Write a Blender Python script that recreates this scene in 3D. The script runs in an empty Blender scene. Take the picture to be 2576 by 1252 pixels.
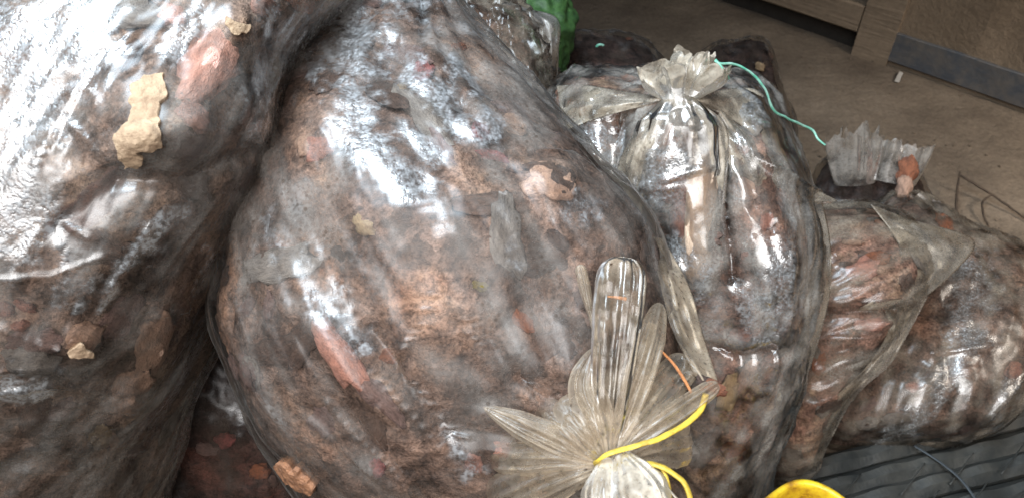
import bpy, math, random
import numpy as np
from mathutils import Vector

SC = bpy.context.scene
COL = SC.collection
rng = random.Random(7)

# ------------------------------------------------------------------ camera
PITCH = math.radians(42.0)
CAM_Z = 1.45
FPX = 1983.0                     # focal length in units of a 2576 px wide picture
cd = bpy.data.cameras.new('camera'); cam = bpy.data.objects.new('camera', cd); COL.objects.link(cam)
cam.location = (0, 0, CAM_Z)
cam.rotation_euler = (math.pi/2 - PITCH, 0, 0)
cd.sensor_fit = 'HORIZONTAL'; cd.angle = 2*math.atan(1288/FPX)
cd.clip_start = 0.02; cd.clip_end = 60
cd.dof.use_dof = True; cd.dof.focus_distance = 0.95; cd.dof.aperture_fstop = 9.0
SC.camera = cam

# ------------------------------------------------------------------ light
W = bpy.data.worlds.new('World'); SC.world = W; W.use_nodes = True
W.node_tree.nodes['Background'].inputs[0].default_value = (0.80, 0.88, 1.0, 1)
W.node_tree.nodes['Background'].inputs[1].default_value = 0.05

def area(name, loc, target, sx, sy, power, col, spread=180):
    l = bpy.data.lights.new(name, 'AREA'); l.shape = 'RECTANGLE'; l.size = sx; l.size_y = sy
    l.energy = power; l.color = col; l.spread = math.radians(spread)
    o = bpy.data.objects.new(name, l); COL.objects.link(o); o.location = loc
    o.rotation_euler = (Vector(target) - Vector(loc)).to_track_quat('-Z', 'Y').to_euler()
    return o
area('roof_opening_light', (-0.55, 0.55, 2.75), (0.15, 0.85, 0.5), 1.2, 0.9, 21, (0.74, 0.88, 1.0), 72)
area('front_fill_light', (0.0, -0.80, 2.0), (0.08, 0.5, 0.45), 2.4, 1.2, 18, (0.99, 0.97, 0.96), 72)  # added fill lamp behind the camera, stands for no known opening
area('right_fill_light', (2.6, 0.3, 2.2), (1.85, 1.65, 0.0), 0.9, 0.9, 10.5, (1.0, 0.89, 0.77), 55)  # added fill lamp to brighten the floor and bags at right

vs = SC.view_settings
vs.view_transform = 'Standard'; vs.look = 'None'; vs.exposure = 0.0; vs.gamma = 1.0; vs.use_curve_mapping = False
SC.cycles.max_bounces = 5; SC.cycles.diffuse_bounces = 2; SC.cycles.glossy_bounces = 2
SC.cycles.transmission_bounces = 4; SC.cycles.transparent_max_bounces = 24
SC.cycles.use_denoising = True
SC.cycles.use_adaptive_sampling = True; SC.cycles.adaptive_threshold = 0.03; SC.cycles.adaptive_min_samples = 16
SC.cycles.sample_clamp_indirect = 4.0

# ------------------------------------------------------------------ picture <-> place
FW = np.array([0, math.cos(PITCH), -math.sin(PITCH)])
RT = np.array([1.0, 0, 0])
UP = np.array([0, math.sin(PITCH), math.cos(PITCH)])
C0 = np.array([0, 0, CAM_Z])
def P(px, py, d):
    px = np.asarray(px, float); py = np.asarray(py, float); d = np.asarray(d, float)
    return C0 + d[..., None]*(FW + ((px-1288)/FPX)[..., None]*RT - ((py-626)/FPX)[..., None]*UP)
def floor_at(px, py, z=0.0):
    r = FW + (px-1288)/FPX*RT - (py-626)/FPX*UP
    return C0 + r*((z-CAM_Z)/r[2])
def proj(v):
    q = v - C0; d = q @ FW
    return 1288 + FPX*(q @ RT)/d, 626 - FPX*(q @ UP)/d, d

# ------------------------------------------------------------------ noise
_pr = np.random.RandomState(3)
_perm = np.concatenate([_pr.permutation(256)]*3)
_grad = _pr.normal(size=(256, 3)); _grad /= np.linalg.norm(_grad, axis=1)[:, None]
def perlin(p):
    i = np.floor(p).astype(int); f = p - i; i &= 255
    u = f*f*f*(f*(f*6-15)+10)
    out = 0
    for dx in (0, 1):
        wx = u[..., 0] if dx else 1-u[..., 0]
        for dy in (0, 1):
            wy = u[..., 1] if dy else 1-u[..., 1]
            for dz in (0, 1):
                wz = u[..., 2] if dz else 1-u[..., 2]
                h = _perm[_perm[_perm[(i[..., 0]+dx) & 255] + ((i[..., 1]+dy) & 255)] + ((i[..., 2]+dz) & 255)]
                g = _grad[h]
                dot = g[..., 0]*(f[..., 0]-dx) + g[..., 1]*(f[..., 1]-dy) + g[..., 2]*(f[..., 2]-dz)
                out = out + wx*wy*wz*dot
    return out*1.6
def fbm(p, oct=3):
    s = 0; a = 1.0
    for k in range(oct):
        s = s + a*perlin(p*(2**k) + 17.3*k); a *= 0.5
    return s
def ridged(p, oct=2):
    s = 0; a = 1.0
    for k in range(oct):
        s = s + a*(1-2*np.abs(perlin(p*(2**k)+9.1*k))); a *= 0.5
    return s
def smooth(a, b, x):
    t = np.clip((x-a)/(b-a), 0, 1); return t*t*(3-2*t)
def seg_dist(x, y, pts):
    d = np.full(x.shape, 1e9)
    if len(pts) == 1:
        return np.hypot(x-pts[0][0], y-pts[0][1])
    for (ax, ay), (bx, by) in zip(pts[:-1], pts[1:]):
        vx, vy = bx-ax, by-ay
        t = np.clip(((x-ax)*vx+(y-ay)*vy)/(vx*vx+vy*vy+1e-9), 0, 1)
        d = np.minimum(d, np.hypot(x-ax-t*vx, y-ay-t*vy))
    return d
def catmull(a, n):
    a = np.asarray(a, float); m = len(a)
    # centripetal enough: uniform with end duplication
    t = np.linspace(0, m-1, n); i = np.clip(t.astype(int), 0, m-2); f = (t-i)[:, None]
    p0 = a[np.clip(i-1, 0, m-1)]; p1 = a[i]; p2 = a[i+1]; p3 = a[np.clip(i+2, 0, m-1)]
    return 0.5*((2*p1)+(-p0+p2)*f+(2*p0-5*p1+4*p2-p3)*f*f+(-p0+3*p1-3*p2+p3)*f**3)

# ------------------------------------------------------------------ node helpers
class NT:
    def __init__(s, name):
        s.m = bpy.data.materials.new(name); s.m.use_nodes = True
        s.t = s.m.node_tree; s.t.nodes.clear()
        s.out = s.t.nodes.new('ShaderNodeOutputMaterial')
    def n(s, typ, ins=None, **kw):
        x = s.t.nodes.new(typ)
        for k, v in kw.items(): setattr(x, k, v)
        for k, v in (ins or {}).items(): s.set(x, k, v)
        return x
    def set(s, x, k, v):
        sock = x.inputs[k]
        if isinstance(v, bpy.types.NodeSocket): s.t.links.new(v, sock)
        else:
            if isinstance(v, tuple) and len(v) == 3 and sock.type == 'RGBA': v = (*v, 1)
            sock.default_value = v
    def math(s, op, a, b=0.0, clamp=False):
        x = s.n('ShaderNodeMath', {0: a, 1: b}, operation=op, use_clamp=clamp); return x.outputs[0]
    def noise(s, vec, scale, detail=3, rough=0.55, dist=0.0):
        return s.n('ShaderNodeTexNoise', {'Vector': vec, 'Scale': scale, 'Detail': detail, 'Roughness': rough, 'Distortion': dist}).outputs['Fac']
    def ramp(s, fac, stops):
        x = s.n('ShaderNodeValToRGB', {0: fac}); e = x.color_ramp.elements
        while len(e) < len(stops): e.new(0.5)
        for q, (p, c) in zip(e, stops):
            q.position = p; q.color = (*c, 1) if isinstance(c, tuple) else (c, c, c, 1)
        return x.outputs[0]
    def mix(s, fac, a, b, blend='MIX'):
        x = s.n('ShaderNodeMix', data_type='RGBA', blend_type=blend)
        s.set(x, 0, fac); s.set(x, 6, a); s.set(x, 7, b); return x.outputs[2]
    def map(s, vec, scale, rot=(0, 0, 0), loc=(0, 0, 0)):
        return s.n('ShaderNodeMapping', {'Vector': vec, 'Scale': scale, 'Rotation': rot, 'Location': loc}).outputs[0]
    def obj(s): return s.n('ShaderNodeTexCoord').outputs['Object']
    def uv(s): return s.n('ShaderNodeTexCoord').outputs['UV']
    def bump(s, h, dist, strength=1.0, normal=None):
        ins = {'Height': h, 'Distance': dist, 'Strength': strength}
        if normal is not None: ins['Normal'] = normal
        return s.n('ShaderNodeBump', ins).outputs[0]
    def surf(s, sh): s.t.links.new(sh, s.out.inputs[0]); return s.m

def film_mat(name, dust=(0.40, 0.35, 0.29), amt=0.25, rough=0.16, gloss=1.0, speck=0.5, seed=0.0, tint=(0.95, 0.925, 0.89), wr=1.0, sheen_mist_amt=0.6, clear=0.05):
    """clear polythene: see-through, glossy, hazed with dust, painted highlights and some mist (where: mesh attributes)"""
    T = NT(name); o = T.map(T.obj(), (1, 1, 1), loc=(seed, seed*1.7, 0))
    sheen_mist = T.n('ShaderNodeAttribute', attribute_name='sheen_mist').outputs['Fac']
    dst = T.n('ShaderNodeAttribute', attribute_name='dust').outputs['Fac']
    fine = T.noise(o, 210, 1.5, 0.7)
    crinkle = T.noise(T.map(T.uv(), (30, 14, 1), loc=(seed, seed, 0)), 1.0, 1.5, 0.55, 0.7)
    n2 = T.bump(crinkle, 0.009*wr, 0.75)
    n3 = T.bump(fine, 0.0014, T.math('MULTIPLY', sheen_mist, 0.7, True), n2)
    fac = T.math('MULTIPLY', T.math('MULTIPLY', T.math('ADD', dst, clear), T.ramp(fine, [(0.30, 0.55), (0.70, 1.0)])), amt*1.5, True)
    bfac = T.math('MULTIPLY', T.math('MULTIPLY', sheen_mist, T.ramp(fine, [(0.32, 0.25), (0.64, 1.0)])), sheen_mist_amt)
    vor = T.n('ShaderNodeTexVoronoi', {'Vector': o, 'Scale': 95.0, 'Randomness': 1.0})
    spf = T.math('MULTIPLY', T.ramp(vor.outputs['Distance'], [(0.14, 1.0), (0.24, 0.0)]), T.math('MULTIPLY', T.ramp(dst, [(0.42, 0.0), (0.60, 1.0)]), speck))
    dcol = T.mix(dst, tuple(c*0.75 for c in dust), dust)
    dcol = T.mix(bfac, dcol, (0.76, 0.80, 0.84))  # painted highlights and mist whiten the film colour
    dcol = T.mix(spf, dcol, (0.055, 0.035, 0.022))
    fac = T.math('MAXIMUM', T.math('MAXIMUM', fac, bfac), spf)
    dif = T.n('ShaderNodeBsdfDiffuse', {'Color': dcol, 'Normal': n2})
    trl = T.n('ShaderNodeBsdfTranslucent', {'Color': dcol})
    dsh = T.n('ShaderNodeMixShader', {0: 0.30, 1: dif.outputs[0], 2: trl.outputs[0]})
    tr = T.n('ShaderNodeBsdfTransparent', {'Color': tint})
    body = T.n('ShaderNodeMixShader', {0: fac, 1: tr.outputs[0], 2: dsh.outputs[0]})
    fr = T.n('ShaderNodeFresnel', {'IOR': 1.50}).outputs[0]
    rr = T.math('ADD', T.math('MULTIPLY', fine, 0.18), rough-0.06)
    gl = T.n('ShaderNodeBsdfGlossy', {'Color': (1, 1, 1), 'Roughness': rr, 'Normal': n3})
    gf = T.math('MULTIPLY', fr, T.math('ADD', T.math('MULTIPLY', sheen_mist, 3.2), gloss), True)
    sh = T.n('ShaderNodeMixShader', {0: gf, 1: body.outputs[0], 2: gl.outputs[0]})
    return T.surf(sh.outputs[0])

def filling_mat(name, dark=(0.060, 0.042, 0.036), mid=(0.20, 0.135, 0.112), pink=(0.50, 0.24, 0.185), amt=0.5, seed=0.0, ps=9.0):
    T = NT(name); o = T.map(T.obj(), (1, 1, 1), loc=(seed, 2*seed, 0))
    big = T.noise(o, 17, 4, 0.68, 0.6)
    med = T.noise(o, 62, 4, 0.72, 0.3)
    fine = T.noise(o, 230, 2, 0.75)
    base = T.ramp(T.math('ADD', T.math('MULTIPLY', big, 0.5), T.math('MULTIPLY', med, 0.5)), [(0.36, dark), (0.50, mid), (0.66, (mid[0]*1.8, mid[1]*1.8, mid[2]*1.75))])
    vo = T.n('ShaderNodeTexVoronoi', {'Vector': T.n('ShaderNodeVectorMath', {0: o, 1: T.n('ShaderNodeVectorMath', {0: T.n('ShaderNodeTexNoise', {'Vector': o, 'Scale': 40.0, 'Detail': 2.0}).outputs['Color'], 'Scale': 0.03}, operation='SCALE').outputs[0]}, operation='ADD').outputs[0], 'Scale': 38.0})
    cellv = T.n('ShaderNodeSeparateColor', {0: vo.outputs['Color']}).outputs[0]
    base = T.mix(0.75, base, T.ramp(cellv, [(0.0, 0.40), (0.5, 0.9), (1.0, 1.35)]), 'MULTIPLY')
    pk = T.ramp(T.noise(o, ps, 3, 0.6, 0.5), [(0.56-0.06*amt, 0.0), (0.74-0.05*amt, 1.0)])
    pc = T.mix(big, pink, (pink[0]*0.9, pink[1]*1.35, pink[2]*1.2))
    c = T.mix(T.math('MULTIPLY', pk, T.ramp(med, [(0.35, 0.1), (0.55, 0.85)])), base, pc)
    c = T.mix(0.9, c, T.ramp(fine, [(0.32, 0.35), (0.60, 1.0)]), 'MULTIPLY')
    nb = T.bump(med, 0.010, 0.8)
    b = T.n('ShaderNodeBsdfPrincipled', {'Base Color': c, 'Roughness': 0.85, 'Normal': nb, 'Specular IOR Level': 0.2})
    return T.surf(b.outputs[0])

def lump_mat(name, a, b_, scale=3.2, rough=0.7, bump=0.006):
    T = NT(name); o = T.obj()
    c = T.ramp(T.noise(o, scale, 5, 0.7, 0.4), [(0.30, b_), (0.55, a), (0.8, tuple(min(1, x*1.25) for x in a))])
    nb = T.bump(T.noise(o, scale*2.2, 4, 0.7), bump, 0.9)
    return T.surf(T.n('ShaderNodeBsdfPrincipled', {'Base Color': c, 'Roughness': rough, 'Normal': nb}).outputs[0])

M = {}
M['salmon'] = lump_mat('salmon_lump', (0.50, 0.235, 0.175), (0.22, 0.11, 0.085))
M['peach'] = lump_mat('peach_lump', (0.52, 0.325, 0.235), (0.24, 0.15, 0.11))
M['tan'] = lump_mat('tan_lump', (0.50, 0.36, 0.22), (0.28, 0.18, 0.10))
M['bare_tan'] = lump_mat('bare_tan', (0.42, 0.295, 0.19), (0.24, 0.155, 0.095), 55, rough=0.95, bump=0.003)
M['bare_rust'] = lump_mat('bare_rust', (0.30, 0.14, 0.07), (0.10, 0.05, 0.03), 70, bump=0.004)
M['pink'] = lump_mat('pink_lump', (0.66, 0.36, 0.285), (0.36, 0.19, 0.15), 1.8)
M['rust'] = lump_mat('rust_lump', (0.33, 0.12, 0.06), (0.12, 0.05, 0.03))
M['rose'] = lump_mat('rose_lump', (0.45, 0.13, 0.12), (0.20, 0.06, 0.055))
M['pale'] = lump_mat('pale_lump', (0.58, 0.42, 0.30), (0.33, 0.22, 0.15), 2.2)
M['umber'] = lump_mat('umber_lump', (0.17, 0.105, 0.08), (0.07, 0.045, 0.036))
M['mauve'] = lump_mat('mauve_lump', (0.24, 0.15, 0.13), (0.10, 0.06, 0.055))
M['ash'] = lump_mat('ash_lump', (0.27, 0.235, 0.21), (0.12, 0.10, 0.09))
M['bark'] = lump_mat('dark_lump', (0.10, 0.06, 0.045), (0.035, 0.022, 0.018))
M['olive'] = lump_mat('olive_leaf', (0.30, 0.22, 0.06), (0.14, 0.10, 0.03))
M['twig'] = lump_mat('twig_bark', (0.075, 0.05, 0.032), (0.03, 0.02, 0.014), 90)
M['stalk'] = lump_mat('orange_stalk', (0.50, 0.20, 0.07), (0.25, 0.09, 0.04), 90)

# ------------------------------------------------------------------ object helpers
def link(name, verts, faces, mat, parent=None, uvs=None, attr=None, smooth_=True, kind=None):
    me = bpy.data.meshes.new(name)
    verts = np.asarray(verts, float)
    base = np.array(parent['_o']) if parent is not None and '_o' in parent else np.zeros(3)
    me.from_pydata((verts-base).tolist(), [], faces if isinstance(faces, list) else faces.tolist())
    if uvs is not None:
        lay = me.uv_layers.new(name='UVMap')
        idx = np.zeros(len(me.loops), dtype=np.int32); me.loops.foreach_get('vertex_index', idx)
        lay.data.foreach_set('uv', np.asarray(uvs, np.float32)[idx].ravel())
    if attr is not None:
        for k, v in attr.items():
            a = me.attributes.new(k, 'FLOAT', 'POINT'); a.data.foreach_set('value', np.asarray(v, np.float32))
    if smooth_: me.polygons.foreach_set('use_smooth', [True]*len(me.polygons))
    me.materials.append(mat); me.update()
    o = bpy.data.objects.new(name, me); COL.objects.link(o)
    if parent is not None: o.parent = parent
    if kind: o['kind'] = kind
    return o
def thing(name, label, cat, base, group=None):
    o = bpy.data.objects.new(name, None); COL.objects.link(o)
    o.location = tuple(base); o['_o'] = [float(x) for x in base]
    o.empty_display_size = 0.05
    o['label'] = label; o['category'] = cat
    if group: o['group'] = group
    return o
def tag(o, label, cat, group=None):
    o['label'] = label; o['category'] = cat
    if group: o['group'] = group
    return o
def grid_faces(n, m, wrap):
    i = np.arange(n-1)[:, None]; j = np.arange(m if wrap else m-1)[None, :]
    a = i*m + j; b = i*m + (j+1) % m
    return np.stack([a, b, b+m, a+m], -1).reshape(-1, 4)
def normals(g, wrap):
    du = np.gradient(g, axis=0)
    if wrap: dv = (np.roll(g, -1, 1)-np.roll(g, 1, 1))*0.5
    else: dv = np.gradient(g, axis=1)
    n = np.cross(du, dv); return n/(np.linalg.norm(n, axis=-1, keepdims=True)+1e-12)

def tube(path, r, seg=8, name='cord', mat=None, parent=None, n=None, label=None, flat=1.0, jit=0.0):
    p = catmull(path, n or len(path)*8)
    t = np.gradient(p, axis=0); t /= np.linalg.norm(t, axis=1)[:, None]
    ref = np.array([0.13, 0.27, 0.95]); a = np.cross(t, ref); a /= np.linalg.norm(a, axis=1)[:, None]; b = np.cross(t, a)
    rr = np.interp(np.linspace(0, 1, len(p)), np.linspace(0, 1, len(np.atleast_1d(r))), np.atleast_1d(r)) if np.ndim(r) else np.full(len(p), r)
    th = np.linspace(0, 2*math.pi, seg, endpoint=False)
    g = p[:, None] + rr[:, None, None]*(np.cos(th)[None, :, None]*a[:, None] + flat*np.sin(th)[None, :, None]*b[:, None])
    if jit: g = g + jit*perlin(g*60)[..., None]
    v = g.reshape(-1, 3); f = grid_faces(len(p), seg, True).tolist()
    f.append(list(range(seg))[::-1]); f.append([(len(p)-1)*seg+k for k in range(seg)])
    return link(name, v, f, mat, parent)

# lumps share a few meshes
def lump_mesh(k):
    import bmesh
    bm = bmesh.new(); bmesh.ops.create_icosphere(bm, subdivisions=3, radius=1.0)
    for v in bm.verts:
        p = np.array(v.co)
        v.co *= 1 + 0.42*float(perlin(p*1.3+k*7.7)) + 0.24*float(perlin(p*2.9+k*3.3)) + 0.06*float(perlin(p*6.5+k))
    me = bpy.data.meshes.new('chunk'); bm.to_mesh(me); bm.free()
    me.polygons.foreach_set('use_smooth', [True]*len(me.polygons))
    return me
_lm = {}
def lump(parent, loc, nrm, ax, size, mat, name='chunk'):
    k = rng.randrange(8); key = (k, mat)
    if key not in _lm:
        me = lump_mesh(k); me.materials.append(M[mat]); _lm[key] = me
    o = bpy.data.objects.new(name, _lm[key]); COL.objects.link(o); o.parent = parent
    base = np.array(parent['_o']) if '_o' in parent else np.zeros(3)
    z = Vector(nrm).normalized(); x = Vector(ax); x = (x - z*x.dot(z)).normalized(); y = z.cross(x)
    import mathutils
    R = mathutils.Matrix((x, y, z)).transposed()
    o.rotation_euler = R.to_euler(); o.location = tuple(np.array(loc)-base); o.scale = size
    return o

# ------------------------------------------------------------------ the bag builder
def make_bag(label, rows, film, fill, group=None, N=220, Mr=220, lumps=(), creases=(), sheen_mist=(), chunks=(), rand_chunks=14,
             gather=None, gap=0.007, rough_amp=0.006, wrinkle=0.0022, seed=0, sq=2.25, dense=1.0, sheen_mist_noise=0.25, squeeze=(), fins=(), grain=None, folds=0.004, relief=1.0, flat=()):
    """rows: (left x, left y, right x, right y, depth, half thickness m); a closed, lumpy, full bag"""
    r = catmull(np.array(rows, float), N)
    L = P(r[:, 0], r[:, 1], r[:, 4]); R = P(r[:, 2], r[:, 3], r[:, 4])
    c = (L+R)/2; u = (R-L)/2
    w = C0 - c; w /= np.linalg.norm(w, axis=1)[:, None]
    w = w - u*(np.sum(w*u, 1)/np.sum(u*u, 1))[:, None]; w /= np.linalg.norm(w, axis=1)[:, None]
    th = np.maximum(r[:, 5], 0.001)
    ph = np.linspace(-math.pi/2, 1.5*math.pi, Mr, endpoint=False)
    cs = np.sign(np.cos(ph))*np.abs(np.cos(ph))**(2/sq); sn = np.sign(np.sin(ph))*np.abs(np.sin(ph))**(2/sq)
    # spread ring points
    g = c[:, None] + u[:, None]*cs[None, :, None] + (th[:, None]*w)[:, None]*sn[None, :, None]
    nr = normals(g, True)
    if np.sum(nr*(g-c[:, None])) < 0: nr = -nr
    off = np.array([seed*3.1, seed*1.7, seed*0.9])
    q = g + off
    if grain:
        ga = P(*grain[0], r[:, 4].mean()); gb = P(*grain[1], r[:, 4].mean()); gd = (gb-ga)/np.linalg.norm(gb-ga)
    else:
        gd = c[-2]-c[1]; gd = gd/np.linalg.norm(gd)
    g2 = np.cross(gd, FW); g2 /= np.linalg.norm(g2); g3 = np.cross(gd, g2)
    def along(k1, k2, p):                       # coordinates stretched along the pull of the film
        return np.stack([p@gd*k1, p@g2*k2, p@g3*k2], -1) + off
    low = 0.012*fbm(q*4, 2)*dense + rough_amp*np.maximum(-0.2, fbm(q*19, 2)) + folds*ridged(along(2.2, 13, g), 2)
    endf = np.minimum(np.arange(N), np.arange(N)[::-1])[:, None]/N
    low = low*smooth(0, 0.06, endf)
    g1 = g + nr*low[..., None]
    px, py, dd = proj(g1)
    front = (np.sum(nr*(C0-g1), -1) > 0).astype(float)
    add = np.zeros(px.shape)
    for (lx, ly, rx, ry, ang, h) in lumps:
        a = math.radians(ang); dx, dy = px-lx, py-ly
        e = ((dx*math.cos(a)+dy*math.sin(a))/rx)**2 + ((-dx*math.sin(a)+dy*math.cos(a))/ry)**2
        add += h*np.exp(-e**1.3)*front
    for (pts, wd, h) in squeeze:
        d = seg_dist(px, py, pts); add -= h*np.exp(-(d/wd)**2)*front
    g1 = g1 + nr*add[..., None]
    nr1 = normals(g1, True)
    if np.sum(nr1*nr) < 0: nr1 = -nr1
    base = P(r[-1, 0], r[-1, 1], r[-1, 4]); base = c[-1]
    t = thing('plastic_bag', label, 'plastic bag', (c[-1][0], c[-1][1], c[-1][2]), group)
    lenv = np.concatenate([[0], np.cumsum(np.linalg.norm(np.diff(c, axis=0), axis=1))])
    circ = 2*math.pi*np.mean(np.linalg.norm(u, axis=1))
    U = np.broadcast_to((np.arange(Mr)/Mr*circ)[None], (N, Mr)); V = np.broadcast_to(lenv[:, None], (N, Mr))
    uv = np.stack([U, V], -1).reshape(-1, 2)
    # filling: lumpy packed material under the film
    q1 = g1 + off
    cell = ridged(q1*24, 2); small = fbm(q1*75, 2)
    fi = g1 - nr1*(gap + 0.004 + relief*(0.0055*np.clip(0.6-cell, 0, 1.6) + 0.0025*small))[..., None]
    step = 2 if N > 250 else 1
    fg = fi[::step, ::step]
    F = grid_faces(fg.shape[0], fg.shape[1], True).tolist()
    m = fg.shape[1]; F.append(list(range(m))); F.append([(fg.shape[0]-1)*m+k for k in range(m)][::-1])
    link('filling', fg.reshape(-1, 3), F, fill, t)
    # film
    uvn = np.stack([U*38, V*5, np.zeros_like(U)], -1) + off
    wr = wrinkle*1.5*ridged(along(5, 42, g1), 2) + wrinkle*0.45*ridged(q1*27, 2)
    cr = np.zeros(px.shape)
    px1, py1, d1 = proj(g1)
    for (fx, fy, fr_) in flat:
        wr = wr*(1-front*(1-smooth(0.7*fr_, 1.2*fr_, np.hypot(px1-fx, py1-fy))))
    for (pts, wd, h) in creases:
        d = seg_dist(px1, py1, pts)
        cr += h*np.exp(-d/wd)*front
    if gather:
        for (tx, ty, R0, k, amp, lift) in gather:
            dx, dy = px1-tx, py1-ty; rad = np.hypot(dx, dy); an = np.arctan2(dy, dx)
            nz = perlin(np.stack([np.cos(an)*k*0.55, np.sin(an)*k*0.55, rad/R0*0.5], -1)+3)
            nz2 = perlin(np.stack([np.cos(an)*k*1.4, np.sin(an)*k*1.4, rad/R0*0.4], -1)+8)
            cr += front*(amp*(1-2.4*np.abs(nz))*np.exp(-(rad/R0)**2) + 0.4*amp*(1-2.4*np.abs(nz2))*np.exp(-(rad/R0)**2) + lift*np.exp(-rad/(0.35*R0)))
    for (pts, wd, h) in fins:
        d = seg_dist(px1, py1, pts)
        cr += h*np.clip(1-d/wd, 0, 1)**1.5
    for (fx, fy, fr_) in flat:
        cr = cr*(1-front*(1-smooth(0.7*fr_, 1.2*fr_, np.hypot(px1-fx, py1-fy))))
    fl = g1 + nr1*(np.maximum(wr, -gap*0.7) + cr)[..., None]
    da = np.zeros(px.shape)  # highlights painted pale at traced spots; condensation on the far right bag
    wx = px1 + 26*perlin(q1*21) + 14*perlin(q1*55+3); wy = py1 + 26*perlin(q1*21+40) + 14*perlin(q1*55+9)
    for (pts, wd, s) in sheen_mist:
        d = seg_dist(wx, wy, pts); da = np.maximum(da, s*(1-smooth(0.0, 1.7*wd, d))*front)
    st = along(9, 60, g1)
    er = 0.65*fbm(st, 3) + 0.65*perlin(q1*85) + 0.4*perlin(q1*170)
    da = np.clip((da + 0.62*er*(da > 0.01) - 0.13)*1.7, 0, 1)
    da = np.maximum(da, sheen_mist_noise*np.clip(fbm(st*0.6+4, 3)*1.6-0.25, 0, 1))
    du = smooth(-0.45, 0.80, 0.75*fbm(along(5, 22, g1), 3) + 0.35*fbm(q1*33, 3))
    for ch in chunks:
        a_ = math.radians(ch[4]); dx, dy = px1-ch[0], py1-ch[1]
        e = ((dx*math.cos(a_)+dy*math.sin(a_))/(ch[2]*1.15))**2 + ((-dx*math.sin(a_)+dy*math.cos(a_))/(ch[3]*1.15))**2
        du = du*(1-0.15*np.exp(-e)*front)
    FF = grid_faces(N, Mr, True).tolist()
    FF.append(list(range(Mr))); FF.append([(N-1)*Mr+k for k in range(Mr)][::-1])
    link('film', fl.reshape(-1, 3), FF, film, t, uvs=uv, attr={'sheen_mist': np.clip(da, 0, 1).ravel(), 'dust': np.clip(du, 0, 1).ravel()})
    # chunks lying against the film
    fr_idx = np.argwhere((front > 0.5) & (endf > 0.03))
    fpx = px1[front > 0.5]
    def at_pixel(x, y):
        dist = (px1-x)**2 + (py1-y)**2 + (1-front)*1e9
        return np.unravel_index(np.argmin(dist), dist.shape)
    for ch in chunks:
        x, y, a, b, ang, mat = ch[:6]; dep = ch[6] if len(ch) > 6 else 0.010; proud = ch[7] if len(ch) > 7 else 0.0
        i = at_pixel(x, y); d = d1[i]; s = d/FPX
        ax = math.cos(math.radians(ang))*RT - math.sin(math.radians(ang))*UP
        lump(t, g1[i] - nr1[i]*(dep+0.0025-0.6*proud), nr1[i], ax, (a*s, b*s, dep), mat)
    for k in range(rand_chunks):
        i = tuple(fr_idx[rng.randrange(len(fr_idx))])
        x, y = px1[i], py1[i]
        if not (-60 < x < 2640 and -60 < y < 1320): continue
        s = rng.uniform(0.006, 0.020)
        ax = np.array([rng.uniform(-1, 1) for _ in range(3)])
        lump(t, g1[i]-nr1[i]*(gap+0.0045), nr1[i], ax, (s*rng.uniform(1, 2.6), s, 0.005), rng.choice(['umber']*5+['mauve']*4+['bark']*4+['ash']*3+['rust']))
    return t, (g1, nr1, px1, py1, d1, at_pixel)

def free_attr(g):
    d = smooth(-0.8, 0.5, fbm(g*26+2, 3)).ravel()
    return {'sheen_mist': np.zeros(d.shape), 'dust': d}
def inside(poly, x, y):
    r = np.zeros(x.shape, bool); n = len(poly)
    for i in range(n):
        (x1, y1), (x2, y2) = poly[i], poly[(i+1) % n]
        c = ((y1 > y) != (y2 > y)) & (x < (x2-x1)*(y-y1)/(y2-y1+1e-9)+x1)
        r ^= c
    return r
def torn(parent, state, poly, mat, lift=0.0024, rough=0.0012, name='bare_piece', seed=0, sub=7):
    """a bare piece of the filling showing through a tear in the film"""
    g1, nr1, px1, py1, d1, at = state
    cx = sum(p[0] for p in poly)/len(poly); cy = sum(p[1] for p in poly)/len(poly)
    ext = max(max(abs(p[0]-cx), abs(p[1]-cy)) for p in poly)*1.2
    m = (np.hypot(px1-cx, py1-cy) < ext*1.5) & (np.sum(nr1*(C0-g1), -1) > 0)
    ii = np.argwhere(m); i0, j0 = ii.min(0); i1, j1 = ii.max(0)
    def ref(a):
        a = a[i0:i1+1, j0:j1+1]
        for ax in (0, 1):
            n = a.shape[ax]; t = np.linspace(0, n-1, (n-1)*sub+1); k = np.clip(t.astype(int), 0, n-2); f = t-k
            f = f.reshape([-1 if q == ax else 1 for q in range(3)])
            a = np.take(a, k, ax)*(1-f)+np.take(a, k+1, ax)*f
        return a
    g = ref(g1); nn = ref(nr1); x, y, _ = proj(g)
    x = x + 9*perlin(g*110+seed); y = y + 9*perlin(g*110+7+seed)
    ins = inside(poly, x, y)
    g = g + nn*(lift + rough*fbm(g*120+seed, 2) + 0.5*rough*ridged(g*60+seed, 1))[..., None]
    n_, m_ = ins.shape
    F = grid_faces(n_, m_, False); keep = ins.ravel()[F].all(1); F = F[keep]
    used = np.unique(F); remap = -np.ones(n_*m_, int); remap[used] = np.arange(len(used))
    V = g.reshape(-1, 3)[used]; N_ = nn.reshape(-1, 3)[used]; F = remap[F]
    # closed: skirt down into the filling
    e = np.concatenate([F[:, [0, 1]], F[:, [1, 2]], F[:, [2, 3]], F[:, [3, 0]]]); key = np.sort(e, 1)
    _, inv, cnt = np.unique(key, axis=0, return_inverse=True, return_counts=True); be = e[cnt[inv.ravel()] == 1]
    nv = len(V); V2 = np.concatenate([V, V-N_*0.016])
    F2 = F.tolist() + [[a, b, b+nv, a+nv] for a, b in be[:, ::-1].tolist()] + (F[:, ::-1]+nv).tolist()
    return link(name, V2, F2, M[mat], parent)

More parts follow.
